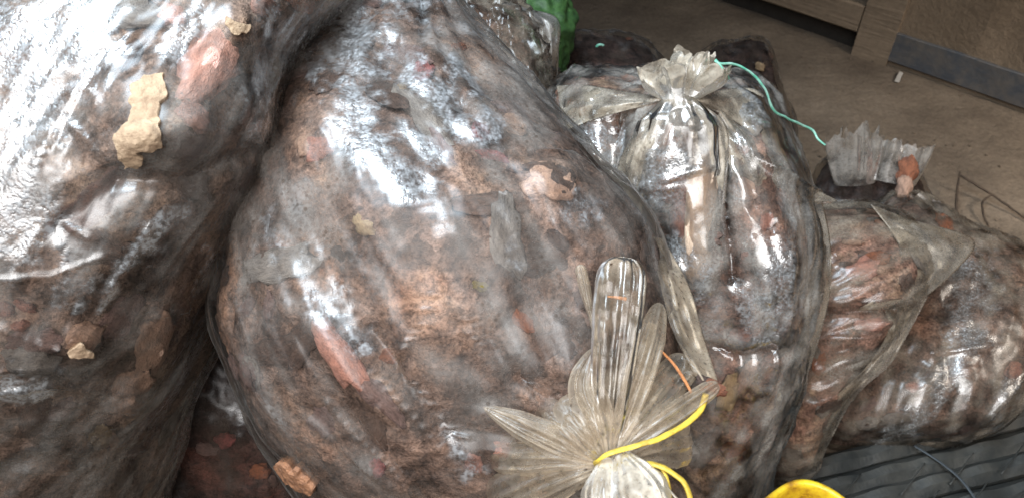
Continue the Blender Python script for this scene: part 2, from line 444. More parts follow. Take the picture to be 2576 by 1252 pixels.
# film tube that is pinched at a tie: one pleat of a gathered neck
def pleat(parent, path, half, thick, mat, n=60, m=72, ribs=0.12, seed=0, name='pleat', round_tip=True, wrink=1.0, fl=1.0, rim=1.0):
    """path: (px,py,depth) points from the tie to the tip; half: half widths in px; thick: half thickness in m"""
    p = catmull([list(a) for a in path], n); hw = np.interp(np.linspace(0, 1, n), np.linspace(0, 1, len(half)), half)
    tk = np.interp(np.linspace(0, 1, n), np.linspace(0, 1, len(thick)), thick)
    c = P(p[:, 0], p[:, 1], p[:, 2])
    s = np.linspace(0, 1, n)
    if round_tip:
        cap = np.sqrt(np.clip(1-np.clip((s-0.86)/0.14, 0, 1)**2, 0.0004, 1)); hw = hw*cap; tk = tk*cap
    t = np.gradient(c, axis=0); t /= np.linalg.norm(t, axis=1)[:, None]
    w = C0-c; w /= np.linalg.norm(w, axis=1)[:, None]
    a = np.cross(t, w); a /= np.linalg.norm(a, axis=1)[:, None]; w = np.cross(a, t)
    ph = np.linspace(-math.pi/2, 1.5*math.pi, m, endpoint=False)
    rb = 1 + ribs*perlin(np.stack(np.broadcast_arrays(np.cos(ph)[None]*3.2+seed*5.3, np.sin(ph)[None]*3.2, s[:, None]*1.2), -1)) \
           + 0.5*ribs*perlin(np.stack(np.broadcast_arrays(np.cos(ph)[None]*8+seed*2.3, np.sin(ph)[None]*8, s[:, None]*2.5), -1))
    wid = (hw*p[:, 2]/FPX)
    x = np.cos(ph); sp = np.sin(ph); lens = np.sign(sp)*np.abs(sp)**1.3
    cr = ridged(np.stack(np.broadcast_arrays(x[None]*(1.1+1.2*min(1, wid.max()/0.03))+seed*3.7, s[:, None]*0.5, 0.0), -1), 2)
    g = c[:, None] + a[:, None]*(wid[:, None]*x[None]*rb)[..., None] + w[:, None]*(tk[:, None]*(0.75*lens[None] + fl*0.40*cr*(1-x[None]**4)))[..., None]
    g = g + (0.0022*wrink*perlin(g*55+seed)*smooth(0, 0.15, s)[:, None])[..., None]*w[:, None]
    ln = np.concatenate([[0], np.cumsum(np.linalg.norm(np.diff(c, axis=0), axis=1))])
    U = np.broadcast_to((np.arange(m)/m*4*wid.mean())[None]*0.5, (n, m)); V = np.broadcast_to(ln[:, None], (n, m))
    F = grid_faces(n, m, True).tolist(); F.append([(n-1)*m+k for k in range(m)][::-1])
    at_ = free_attr(g)
    edge = (np.abs(x)**10)[None] + 0.35*np.clip(cr-0.8, 0, 1) + 0.60*(1-smooth(0.0, 0.55, s))[:, None] + 0.5*smooth(0.88, 0.98, s)[:, None]*rim
    at_['dust'] = np.clip(0.35*at_['dust'] + 0.75*np.broadcast_to(edge, (n, m)).ravel(), 0, 1)
    return link(name, g.reshape(-1, 3), F, mat, parent, uvs=np.stack([U, V], -1).reshape(-1, 2), attr=at_)

# loose double sheet of film between two traced edges
def fold(parent, A, B, mat, n=60, m=24, puff=0.006, wave=0.004, seed=0, name='film_fold', k=9):
    a = catmull(A, n); b = catmull(B, n); t = np.linspace(0, 1, m)[None, :, None]
    q = a[:, None]*(1-t)+b[:, None]*t
    g = P(q[..., 0], q[..., 1], q[..., 2])
    w = C0-g; w /= np.linalg.norm(w, axis=-1, keepdims=True)
    prof = np.sin(math.pi*np.linspace(0, 1, m))[None]
    along = np.linspace(0, 1, n)[:, None]
    wv = wave*fbm(np.stack(np.broadcast_arrays(np.linspace(0, 1, m)[None]*2.4+seed*3, along*k*0.22+seed, 0.0), -1), 2)*1.3 + 0.7*wave*perlin(g*40+seed)
    edge = np.minimum(1, prof*3)
    f1 = g + w*(wv + puff*prof)[..., None]; f2 = g + w*(wv*0.6 - puff*prof - 0.0006*edge)[..., None]
    ring = np.concatenate([f1, f2[:, ::-1][:, 1:-1]], 1); mm = ring.shape[1]
    U = np.broadcast_to(np.arange(mm)[None]/mm*0.15, (n, mm)); V = np.broadcast_to(along*0.3, (n, mm))
    return link(name, ring.reshape(-1, 3), grid_faces(n, mm, True).tolist(), mat, parent, uvs=np.stack([U, V], -1).reshape(-1, 2), attr=free_attr(ring))

# crumpled open end of a bag beyond its tie
def mouth(parent, tie, axis_px, r0, R1, length, mat, k=5, seed=0, n=40, m=150, ruffle=0.38, squash=0.55, name='bag_mouth', crump=1.0):
    tx, ty, d = tie; c0 = P(tx, ty, d); s_ = d/FPX
    ax = axis_px[0]*RT - axis_px[1]*UP - axis_px[2]*FW; ax /= np.linalg.norm(ax)
    w = -FW; a = np.cross(ax, w); a /= np.linalg.norm(a); b = np.cross(a, ax)
    th = np.linspace(0, 2*math.pi, m, endpoint=False); s = np.linspace(0, 1, n)
    ru = np.sin(k*th+seed)*0.5 + perlin(np.stack([np.cos(th)*1.6+seed, np.sin(th)*1.6, 0*th], -1))*1.5
    sh = perlin(np.stack([np.cos(th)*6+seed, np.sin(th)*6, 0*th+4], -1))
    rr = r0 + (R1-r0)*np.sin(np.minimum(1, s*1.25)*math.pi/2)[:, None]*(1+0*th)[None]
    rr = rr*(1 + ruffle*(s**0.6)[:, None]*ru[None] + 0.07*s[:, None]*sh[None])
    nz = perlin(np.stack(np.broadcast_arrays(np.cos(th)[None]*2.5+seed, np.sin(th)[None]*2.5, s[:, None]*2.2), -1))
    le = length*s_*(s[:, None]*(1+0.22*perlin(np.stack([np.cos(th)*3+seed*2, np.sin(th)*3, 0*th], -1))[None]))
    g = c0 + ax*le[..., None] + a*(rr*s_*np.cos(th)[None])[..., None] + b*(squash*rr*s_*np.sin(th)[None])[..., None]
    g = g + crump*((0.009*nz*s[:, None])[..., None]*w + (0.006*ridged(g*30+seed, 1)*s[:, None])[..., None]*a + (0.004*ridged(g*45+seed*2, 1)*s[:, None])[..., None]*w)
    U = np.broadcast_to(th[None]/6.283*0.10, (n, m)); V = np.broadcast_to(s[:, None]*0.10, (n, m))
    return link(name, g.reshape(-1, 3), grid_faces(n, m, True).tolist(), mat, parent, uvs=np.stack([U, V], -1).reshape(-1, 2), attr=free_attr(g))

# ------------------------------------------------------------------ ground and wall
def dirt_mat():
    T = NT('dirt_floor'); o = T.obj()
    c = T.ramp(T.noise(o, 3.2, 6, 0.62), [(0.30, (0.115, 0.085, 0.060)), (0.55, (0.195, 0.150, 0.108)), (0.78, (0.26, 0.205, 0.152))])
    c = T.mix(0.6, c, T.ramp(T.noise(o, 70, 4, 0.75), [(0.32, 0.45), (0.65, 1.0)]), 'MULTIPLY')
    pits = T.n('ShaderNodeTexVoronoi', {'Vector': o, 'Scale': 26.0}).outputs['Distance']
    c = T.mix(T.math('MULTIPLY', T.ramp(pits, [(0.05, 1.0), (0.14, 0.0)]), 0.55), c, (0.05, 0.036, 0.026))
    nb = T.bump(T.noise(o, 45, 6, 0.7), 0.012, 0.8)
    nb = T.bump(T.noise(o, 5, 3), 0.05, 0.5, nb)
    return T.surf(T.n('ShaderNodeBsdfPrincipled', {'Base Color': c, 'Roughness': 0.93, 'Normal': nb}).outputs[0])
def build_floor():
    xs = np.linspace(-5, 6, 150); ys = np.linspace(-3, 8, 150)
    X, Y = np.meshgrid(xs, ys, indexing='ij')
    Z = 0.006*fbm(np.stack([X*2.3, Y*2.3, 0*X], -1), 3)
    o = link('floor', np.stack([X, Y, Z], -1).reshape(-1, 3), grid_faces(150, 150, False), dirt_mat()); o['kind'] = 'structure'
build_floor()

def plaster_mat():
    T = NT('tan_plaster'); o = T.obj()
    c = T.ramp(T.noise(o, 4, 6, 0.65), [(0.30, (0.16, 0.115, 0.075)), (0.7, (0.26, 0.195, 0.135))])
    c = T.mix(0.5, c, T.ramp(T.noise(o, 55, 4, 0.7), [(0.3, 0.6), (0.65, 1.0)]), 'MULTIPLY')
    return T.surf(T.n('ShaderNodeBsdfPrincipled', {'Base Color': c, 'Roughness': 0.9, 'Normal': T.bump(T.noise(o, 30, 5, 0.7), 0.01, 0.7)}).outputs[0])
def wood_mat(name, a, b):
    T = NT(name); o = T.map(T.obj(), (3, 3, 40))
    c = T.ramp(T.noise(T.map(T.obj(), (1, 14, 14)), 3.0, 5, 0.65, 0.6), [(0.2, b), (0.75, a)])
    c = T.mix(0.5, c, T.ramp(T.noise(T.obj(), 40, 4, 0.7), [(0.3, 0.5), (0.65, 1.0)]), 'MULTIPLY')
    return T.surf(T.n('ShaderNodeBsdfPrincipled', {'Base Color': c, 'Roughness': 0.8, 'Normal': T.bump(T.noise(T.map(T.obj(), (1, 14, 14)), 6.0, 4), 0.006, 0.7)}).outputs[0])
def paint_mat(name, a, b, rough=0.55):
    T = NT(name); o = T.obj()
    c = T.ramp(T.noise(o, 14, 6, 0.7), [(0.32, b), (0.6, a)])
    return T.surf(T.n('ShaderNodeBsdfPrincipled', {'Base Color': c, 'Roughness': rough, 'Normal': T.bump(T.noise(o, 40, 4), 0.004, 0.6)}).outputs[0])

def board(name, p0, p1, thick, z0, z1, mat, side=1, parent=None, n=24, wob=0.003):
    """upright board along the floor line p0-p1, thickness to the right-hand side, slightly uneven"""
    p0 = np.array([p0[0], p0[1], 0.0]); p1 = np.array([p1[0], p1[1], 0.0])
    L = np.linalg.norm(p1-p0); d = (p1-p0)/L; nrm = np.array([d[1], -d[0], 0])*side
    s = np.linspace(0, L, n); b = min(0.006, thick*0.2)
    prof = [(b, z0), (thick-b, z0), (thick, z0+b), (thick, z1-b), (thick-b, z1), (b, z1), (0, z1-b), (0, z0+b)]
    g = np.stack([[d*t + nrm*o + np.array([0, 0, z]) for (o, z) in prof] for t in s])
    g = g + wob*perlin((g+p0)*6)[..., None]*nrm + 0.6*wob*perlin((g+p0)*5+9)[..., None]*np.array([0, 0, 1])
    # local frame: x along the board so the grain follows it
    o = None
    verts = g.reshape(-1, 3)
    ang = math.atan2(d[1], d[0]); ca, sa = math.cos(-ang), math.sin(-ang)
    loc = np.stack([verts[:, 0]*ca-verts[:, 1]*sa, verts[:, 0]*sa+verts[:, 1]*ca, verts[:, 2]], -1)
    F = grid_faces(n, len(prof), True).tolist(); m = len(prof)
    F.append(list(range(m))); F.append([(n-1)*m+k for k in range(m)][::-1])
    o = link(name, loc, F, mat, None, smooth_=False); o.location = tuple(p0); o.rotation_euler = (0, 0, ang)
    if parent is not None:
        o.parent = parent; o.location = tuple(p0 - np.array(parent['_o']))
    return o

wa = floor_at(2150, 140)[:2]; wb = floor_at(2576, 292)[:2]
dirw = (wb-wa)/np.linalg.norm(wb-wa)
wb2 = wa + dirw*2.2
wall = thing('plaster_wall', 'tan plaster wall with a dark blue painted band along its foot', 'wall', (*wa, 0))
nw = np.array([-dirw[1], dirw[0]])
board('wall_panel', wa+nw*0.02, wb2+nw*0.02, 0.12, -0.05, 1.7, plaster_mat(), -1, wall, wob=0.012)
board('blue_band', wa+dirw*0.10+nw*0.002, wb2+nw*0.002, 0.016, 0.022, 0.132, paint_mat('blue_paint', (0.065, 0.072, 0.084), (0.13, 0.115, 0.10)), -1, wall)
M['wood'] = wood_mat('old_wood', (0.30, 0.225, 0.155), (0.17, 0.125, 0.085))
wl = wa - dirw*2.4
sill = thing('wooden_sill', 'worn wooden sill beam with a black board as gap shade below, left of the post', 'beam', (*wl, 0))
board('beam', wl, wa-dirw*0.02, 0.10, 0.085, 0.19, M['wood'], -1, sill)
board('gap_shade_board', wl+nw*0.06, wa-dirw*0.03+nw*0.06, 0.02, -0.01, 0.083, paint_mat('gap_shade_black', (0.018, 0.014, 0.011), (0.03, 0.024, 0.018), 0.9), -1, sill)  # black board added as the shadow under the beam
post = board('wooden_post', wa-dirw*0.015, wa+dirw*0.12, 0.11, -0.01, 1.6, M['wood'], -1)
tag(post, 'wooden post standing between the sill beam and plaster wall', 'post')

# ------------------------------------------------------------------ films
F_left = film_mat('film_left', (0.42, 0.388, 0.352), 0.33, 0.24, 0.7, 0.45, 1.3, wr=0.25, sheen_mist_amt=0.60)
F_mid = film_mat('film_middle', (0.275, 0.243, 0.217), 0.44, 0.32, 0.45, 0.7, 4.1, wr=0.25, sheen_mist_amt=0.62)
F_up = film_mat('film_upright', (0.54, 0.495, 0.44), 0.44, 0.13, 1.5, 0.2, 7.7, wr=0.25, sheen_mist_amt=0.5)
F_right = film_mat('film_right', (0.40, 0.335, 0.26), 0.46, 0.22, 0.7, 0.4, 9.4, wr=0.2, sheen_mist_amt=0.5)
F_far = film_mat('film_far', (0.40, 0.36, 0.32), 0.50, 0.26, 0.6, 0.2, 12.0, clear=0.2, wr=0.3)
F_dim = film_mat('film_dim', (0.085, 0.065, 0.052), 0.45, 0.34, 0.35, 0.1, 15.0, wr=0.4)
F_free = film_mat('film_loose', (0.50, 0.395, 0.285), 0.62, 0.26, 0.35, 0.9, 2.2, wr=0.08, clear=0.10)
F_clear = film_mat('film_flap', (0.52, 0.415, 0.305), 0.46, 0.16, 0.9, 1.0, 3.7, wr=0.10, clear=0.0)
F_sheet = film_mat('film_sheet', (0.52, 0.44, 0.345), 0.66, 0.24, 0.5, 0.5, 6.6, wr=0.08, clear=0.16)
F_mouth = film_mat('film_gathered', (0.58, 0.50, 0.40), 0.62, 0.26, 0.55, 0.15, 5.2, wr=0.2, clear=0.4)
L_main = filling_mat('filling_brown', (0.052, 0.035, 0.029), (0.175, 0.115, 0.092), (0.48, 0.235, 0.175), 0.6, 0.3)
L_left = filling_mat('filling_left', (0.095, 0.066, 0.053), (0.26, 0.180, 0.145), (0.62, 0.35, 0.265), 1.2, 2.9, 6.0)
L_red = filling_mat('filling_reddish', (0.075, 0.040, 0.032), (0.26, 0.150, 0.115), (0.58, 0.33, 0.24), 1.0, 6.1)
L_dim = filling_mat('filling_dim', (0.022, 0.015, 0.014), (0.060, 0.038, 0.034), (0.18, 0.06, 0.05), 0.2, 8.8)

# ------------------------------------------------------------------ the bags
# 1 left bag
bagL, sL = make_bag('large grimy clear bag at far left, torn to show pale tan pieces',
    [(100, -420, 420, -420, 0.98, 0.03), (-120, -330, 700, -330, 0.98, 0.14), (-330, -60, 900, -60, 0.94, 0.20), (-380, 150, 775, 150, 0.92, 0.215),
     (-400, 330, 712, 320, 0.91, 0.22), (-400, 480, 700, 450, 0.91, 0.22), (-380, 650, 606, 640, 0.92, 0.22), (-340, 830, 510, 820, 0.94, 0.215),
     (-280, 1000, 412, 1000, 0.97, 0.21), (-200, 1180, 378, 1150, 1.02, 0.20), (-120, 1380, 350, 1380, 1.12, 0.20), (-20, 1560, 380, 1560, 1.24, 0.17), (100, 1680, 300, 1680, 1.32, 0.03)],
    F_left, L_left, 'filled clear plastic bags', N=380, Mr=400, sq=2.9, gap=0.005, seed=1, rough_amp=0.002, wrinkle=0.0013, grain=((360, 60), (60, 660)), folds=0.0025, flat=[(355, 305, 130), (598, 64, 50), (204, 882, 45)],
    lumps=[(380, 300, 150, 140, 20, 0.026), (330, 375, 60, 45, 0, 0.020), (440, 340, 90, 70, 0, 0.016), (560, 180, 80, 120, 20, 0.014), (600, 60, 60, 60, 0, 0.014), (390, 920, 60, 170, 25, 0.018), (205, 870, 60, 50, 0, 0.010), (620, 320, 70, 120, 0, 0.012)],
    squeeze=[([(300, 445), (480, 448), (620, 390)], 34, 0.013), ([(160, 560), (270, 470)], 40, 0.006), ([(540, 830), (420, 1060)], 22, 0.006)],
    creases=[([(230, 230), (310, 400)], 7, 0.006), ([(180, 310), (250, 385)], 6, 0.005), ([(0, 820), (90, 860), (180, 890)], 7, 0.006), ([(60, 1060), (330, 1010)], 9, 0.004),
             ([(120, 1090), (320, 1060)], 8, 0.004), ([(310, 410), (440, 415)], 8, 0.004), ([(0, 985), (140, 960), (330, 985)], 6, 0.006), ([(330, 90), (200, 330)], 5, 0.004), ([(290, 120), (150, 380)], 4, 0.004), ([(240, 140), (90, 420)], 4, 0.004), ([(200, 90), (60, 330)], 4, 0.004), ([(120, 60), (20, 260)], 4, 0.004), ([(380, 560), (250, 760)], 5, 0.004), ([(560, 470), (430, 640)], 5, 0.004), ([(0, 700), (130, 690), (260, 640)], 5, 0.004), ([(160, 560), (230, 600)], 4, 0.005), ([(40, 1180), (220, 1170), (360, 1120)], 6, 0.005), ([(20, 1030), (200, 1010), (340, 1030)], 7, 0.004), ([(60, 1120), (200, 1130), (340, 1100)], 8, 0.004), ([(0, 930), (120, 925), (260, 940)], 6, 0.004), ([(700, 160), (640, 330), (690, 420)], 10, 0.005), ([(650, 480), (560, 640), (520, 760)], 9, 0.004), ([(410, 730), (470, 790)], 6, 0.006), ([(390, 790), (470, 770)], 5, 0.006)],
    sheen_mist=[([(40, 40), (40, 300), (10, 600)], 95, 0.75), ([(230, 10), (90, 100)], 80, 0.75), ([(220, 130), (90, 420)], 70, 0.7), ([(500, 50), (430, 150)], 30, 0.9), ([(440, 540), (370, 620)], 34, 0.85),
          ([(330, 640), (240, 770)], 20, 0.6), ([(0, 960), (110, 975)], 30, 0.9), ([(620, 250), (640, 330)], 40, 0.5), ([(530, 640), (520, 700)], 22, 0.5), ([(700, 20), (690, 80)], 40, 0.5), ([(660, 200), (640, 300)], 36, 0.45), ([(120, 520), (160, 700)], 60, 0.5)],
    chunks=[(540, 170, 62, 120, 22, 'pink', 0.012, 0.0045), (430, 25, 32, 30, 0, 'pink', 0.008, 0.003),
            (500, 280, 45, 40, 0, 'pink', 0.008, 0.002), (675, 12, 36, 26, 0, 'pink', 0.008, 0.003), (395, 890, 42, 125, 28, 'peach', 0.012, 0.004), (335, 1000, 44, 90, 30, 'peach', 0.010, 0.003),
            (235, 850, 46, 40, 0, 'peach', 0.008, 0.0), (60, 780, 26, 12, 40, 'salmon', 0.006, 0.003), (10, 790, 18, 20, 0, 'salmon', 0.006, 0.003), (50, 830, 20, 14, 0, 'salmon', 0.006, 0.003), (262, 1110, 26, 48, 20, 'tan', 0.008, 0.002), (290, 1120, 22, 60, 20, 'peach', 0.008, 0.0)],
    rand_chunks=90)

torn(bagL, sL, [(328, 222), (362, 192), (412, 190), (418, 240), (400, 278), (402, 368), (350, 380), (356, 414), (316, 420), (296, 382), (298, 336), (328, 314), (332, 262)], 'bare_tan', seed=1, lift=0.003)
torn(bagL, sL, [(570, 42), (590, 55), (630, 66), (622, 86), (590, 88), (568, 66)], 'bare_tan', seed=2)
torn(bagL, sL, [(172, 890), (185, 868), (212, 866), (232, 884), (236, 894), (176, 899)], 'bare_tan', seed=3)
# 2 middle bag with the pleated neck
bagM, sM = make_bag('huge dusty clear bag in the middle, its pleated neck tied with yellow cord',
    [(960, -330, 1000, -330, 1.22, 0.02), (925, -220, 1030, -220, 1.20, 0.09), (800, -60, 1110, -60, 1.14, 0.14), (700, 140, 1275, 140, 1.08, 0.18), (630, 340, 1442, 330, 1.04, 0.21), (590, 560, 1618, 545, 1.01, 0.225),
     (566, 775, 1672, 735, 1.0, 0.225), (612, 930, 1705, 900, 0.99, 0.22), (680, 1090, 1690, 1080, 1.0, 0.215), (760, 1230, 1630, 1250, 1.01, 0.20), (860, 1360, 1540, 1400, 1.04, 0.17), (1050, 1450, 1380, 1490, 1.08, 0.04)],
    F_mid, L_main, 'filled clear plastic bags', N=400, Mr=400, sq=2.6, gap=0.005, seed=2, rough_amp=0.002, wrinkle=0.0012, grain=((880, 60), (1230, 700)), folds=0.0030, flat=[(750, 1195, 60)],
    lumps=[(1390, 440, 80, 75, 0, 0.012), (1220, 560, 130, 90, 30, 0.012), (960, 470, 120, 200, -35, 0.012), (850, 900, 60, 200, -38, 0.014), (1080, 180, 60, 60, 0, 0.008), (1200, 330, 50, 60, 0, 0.010), (1120, 760, 150, 130, 0, 0.012), (800, 300, 70, 150, 15, 0.010)],
    squeeze=[([(1330, 380), (1440, 375), (1500, 420)], 14, 0.006), ([(1160, 260), (1230, 360)], 16, 0.006), ([(930, 830), (1030, 960), (1140, 1090)], 26, 0.012), ([(1310, 950), (1400, 1000)], 30, 0.008), ([(740, 820), (900, 1040), (1060, 1240)], 22, 0.005)],
    creases=[([(1012, 872), (1035, 950), (1110, 1040), (1170, 1100), (1195, 1145)], 6, 0.011), ([(1090, 740), (1050, 820), (1012, 872)], 6, 0.006), ([(900, 960), (1010, 1090), (1130, 1240)], 7, 0.006), ([(870, 990), (960, 1100), (1090, 1250)], 6, 0.005),
             ([(780, 1050), (900, 1150), (1000, 1230)], 9, 0.007), ([(1330, 960), (1380, 985), (1400, 1010)], 6, 0.008), ([(940, 930), (1080, 1090), (1180, 1220)], 4, 0.006), ([(820, 1000), (930, 1120), (1040, 1240)], 5, 0.006), ([(1180, 800), (1220, 830)], 3, 0.004), ([(1170, 830), (1230, 870)], 3, 0.004), ([(640, 620), (600, 760), (640, 900)], 6, 0.005), ([(700, 700), (760, 900), (900, 1100)], 6, 0.004), ([(1260, 40), (1380, 200), (1480, 370)], 4, 0.004), ([(1330, 190), (1450, 380), (1560, 520)], 4, 0.004), ([(900, 170), (960, 330)], 5, 0.003), ([(1020, 300), (1110, 500)], 5, 0.003), ([(1220, 20), (1420, 230), (1640, 570)], 8, 0.004), ([(620, 800), (600, 850)], 6, 0.003)],
    gather=[(1510, 1140, 330, 6, 0.009, 0.0), (1060, -120, 360, 6, 0.006, 0.0)],
    sheen_mist=[([(880, 40), (900, 170)], 55, 0.8), ([(830, 130), (800, 190)], 30, 0.6), ([(965, 90), (990, 140)], 32, 0.7), ([(1045, 190), (1110, 260), (1160, 310)], 38, 0.9), ([(1150, 170), (1190, 230)], 22, 0.7), ([(1215, 310), (1220, 340)], 32, 0.95),
          ([(880, 250), (910, 360), (980, 410), (1035, 470)], 52, 0.9), ([(1010, 330), (1100, 400)], 24, 0.65), ([(1080, 520), (1110, 580)], 24, 0.7), ([(700, 520), (690, 640)], 20, 0.55), ([(840, 720), (850, 780)], 46, 0.6), ([(890, 830), (910, 870)], 26, 0.5),
          ([(1430, 520), (1480, 560)], 38, 0.55), ([(1280, 620), (1300, 650)], 20, 0.5), ([(1120, 1080), (1190, 1180)], 30, 0.75), ([(1000, 10), (1060, 20)], 40, 0.6), ([(770, 640), (800, 690)], 30, 0.4)],
    chunks=[(1066, 166, 28, 32, 0, 'rose', 0.008, 0.003), (1212, 325, 24, 30, 0, 'rose', 0.008, 0.003), (1240, 378, 44, 14, 12, 'rose', 0.007, 0.001), (1388, 445, 62, 52, 10, 'peach', 0.010, -0.003),
            (1290, 300, 50, 40, 0, 'peach', 0.009, -0.002), (850, 885, 40, 110, -35, 'salmon', 0.010, -0.0045), (960, 1010, 30, 90, -40, 'mauve', 0.008, -0.004), (1200, 1172, 26, 30, 0, 'salmon', 0.008, 0.004), (1268, 1140, 26, 26, 0, 'salmon', 0.008, 0.002),
            (790, 375, 46, 34, 20, 'salmon', 0.009, -0.001), (760, 350, 36, 30, 0, 'peach', 0.009, -0.001), (1206, 716, 20, 13, 15, 'olive', 0.004, 0.006), (1010, 210, 14, 14, 0, 'tan', 0.005, 0.004), (900, 570, 34, 22, 40, 'tan', 0.007, -0.003), (945, 1190, 20, 30, 0, 'rose', 0.006, 0.001), (1500, 940, 20, 40, 0, 'salmon', 0.006, 0)],
    rand_chunks=110)

torn(bagM, sM, [(700, 1160), (716, 1155), (735, 1172), (770, 1190), (796, 1222), (790, 1236), (740, 1215), (712, 1185)], 'bare_rust', seed=4, lift=0.006)
TX, TY, TD = 1530, 1150, 0.765
def pl(path, half, thick, seed, mat=F_free, **kw):
    return pleat(bagM, path, half, thick, mat, seed=seed, **kw)
pl([(1530, 1150, TD), (1535, 1000, 0.756), (1550, 830, 0.764), (1568, 645, 0.780)], [16, 42, 56, 64, 64], [0.003, 0.005, 0.008, 0.010, 0.009], 1, F_clear, ribs=0.05, fl=0.9)
pl([(1536, 1150, TD), (1590, 1000, 0.768), (1630, 880, 0.783), (1660, 760, 0.82)], [16, 32, 38, 36, 18], [0.003, 0.005, 0.006, 0.006, 0.003], 2, ribs=0.06, rim=0)
pl([(1524, 1150, TD), (1500, 1050, 0.760), (1472, 965, 0.768), (1504, 866, 0.782)], [16, 40, 50, 38, 5], [0.003, 0.006, 0.008, 0.008, 0.003], 3, ribs=0.06, fl=1.6)
pl([(1518, 1152, TD), (1470, 1080, 0.758), (1420, 995, 0.785)], [16, 40, 52, 40], [0.003, 0.006, 0.008, 0.003], 4, ribs=0.06, fl=1.4)
pl([(1514, 1154, TD), (1430, 1085, 0.762), (1345, 1015, 0.815)], [16, 40, 50, 34], [0.003, 0.006, 0.008, 0.003], 5, ribs=0.06, rim=0, fl=1.4)
pl([(1510, 1158, TD), (1360, 1090, 0.765), (1214, 1022, 0.785)], [16, 46, 34, 4], [0.003, 0.006, 0.006, 0.003], 6, ribs=0.05, fl=1.4)
pl([(1508, 1160, TD), (1390, 1140, 0.772), (1230, 1145, 0.82)], [16, 36, 54, 40], [0.003, 0.008, 0.010, 0.004], 7, ribs=0.08, rim=0, fl=1.6)
pl([(1508, 1168, TD), (1400, 1200, 0.772), (1230, 1270, 0.82)], [16, 44, 70, 60], [0.003, 0.008, 0.010, 0.004], 8, ribs=0.08, rim=0, fl=1.6)
pl([(1545, 1146, TD), (1670, 1060, 0.775), (1805, 965, 0.800)], [16, 28, 28, 20], [0.003, 0.007, 0.008, 0.007], 9, ribs=0.08, fl=1.4)
pl([(1542, 1142, TD), (1620, 1030, 0.775), (1735, 900, 0.83)], [16, 36, 50, 40], [0.003, 0.006, 0.007, 0.003], 10, ribs=0.08, rim=0, fl=1.4)
pl([(1508, 880, 0.785), (1480, 760, 0.79), (1458, 665, 0.795)], [3, 8, 15, 14], [0.002, 0.004, 0.005, 0.004], 11, ribs=0.1)
pl([(1550, 1156, TD), (1650, 1110, 0.79), (1730, 1095, 0.83)], [16, 58, 78, 66], [0.003, 0.007, 0.010, 0.005], 12, ribs=0.08, fl=1.6)
fold(bagM, [(1622, 590, 0.95), (1655, 690, 0.885), (1688, 820, 0.845), (1752, 955, 0.808)], [(1668, 600, 0.97), (1734, 720, 0.91), (1772, 850, 0.87), (1806, 958, 0.815)], F_free, seed=3, puff=0.007, wave=0.010, k=16)
mouth(bagM, (1528, 1152, 0.755), (-0.12, 1.0, 0.45), 18, 56, 150, F_mouth, 3, 2.0, squash=0.8, ruffle=0.16)
mouth(bagM, (1562, 1142, 0.750), (0.50, 1.0, 0.5), 20, 84, 150, F_mouth, 3, 5.0, squash=0.75, ruffle=0.16)
lump(bagM, P(1795, 975, 0.80), -FW, 0.9*RT-0.3*UP, (0.013, 0.007, 0.007), 'rust', 'stalk_end')
lump(bagM, P(1775, 962, 0.803), -FW, 0.9*RT-0.5*UP, (0.010, 0.007, 0.006), 'bark', 'stalk_end')
tube([P(1662, 880, 0.80), P(1695, 915, 0.797), P(1722, 955, 0.795), P(1738, 985, 0.795)], [0.0012, 0.0016, 0.0018, 0.0015], name='stalk', mat=M['stalk'], parent=bagM)
tube([P(1528, 745, 0.775), P(1555, 748, 0.772), P(1575, 752, 0.772)], [0.0006, 0.0016, 0.0022], name='stalk', mat=M['stalk'], parent=bagM)
def plastic(name, col, col2, rough=0.35, trans=0.0):
    T = NT(name); c = T.ramp(T.noise(T.obj(), 45, 4, 0.7), [(0.35, col2), (0.6, col)])
    return T.surf(T.n('ShaderNodeBsdfPrincipled', {'Base Color': c, 'Roughness': rough, 'Normal': T.bump(T.noise(T.obj(), 120, 3), 0.002, 0.6)}).outputs[0])
M['yellow_cord'] = plastic('yellow_cord', (0.60, 0.43, 0.05), (0.34, 0.22, 0.03), 0.5)
M['green_cord'] = plastic('green_cord', (0.09, 0.36, 0.24), (0.36, 0.55, 0.46), 0.6)
tube([P(1776, 990, 0.79), P(1762, 1030, 0.78), P(1720, 1068, 0.765), P(1650, 1105, 0.75), P(1580, 1125, 0.745), P(1535, 1138, 0.742), P(1505, 1156, 0.748), P(1500, 1168, 0.76)], 0.0033, name='tie_cord', mat=M['yellow_cord'], parent=bagM, n=90, flat=0.5, jit=0.0006)
tube([P(1505, 1172, 0.765), P(1580, 1165, 0.745), P(1650, 1168, 0.74), P(1700, 1195, 0.735), P(1728, 1225, 0.732), P(1748, 1290, 0.73)], 0.0033, name='tie_cord', mat=M['yellow_cord'], parent=bagM, n=90, flat=0.6, jit=0.0006)
tube([P(1660, 1170, 0.742), P(1678, 1200, 0.738), P(1685, 1240, 0.735), P(1680, 1290, 0.735)], 0.0020, name='tie_cord', mat=M['yellow_cord'], parent=bagM, n=50, flat=0.6, jit=0.0006)

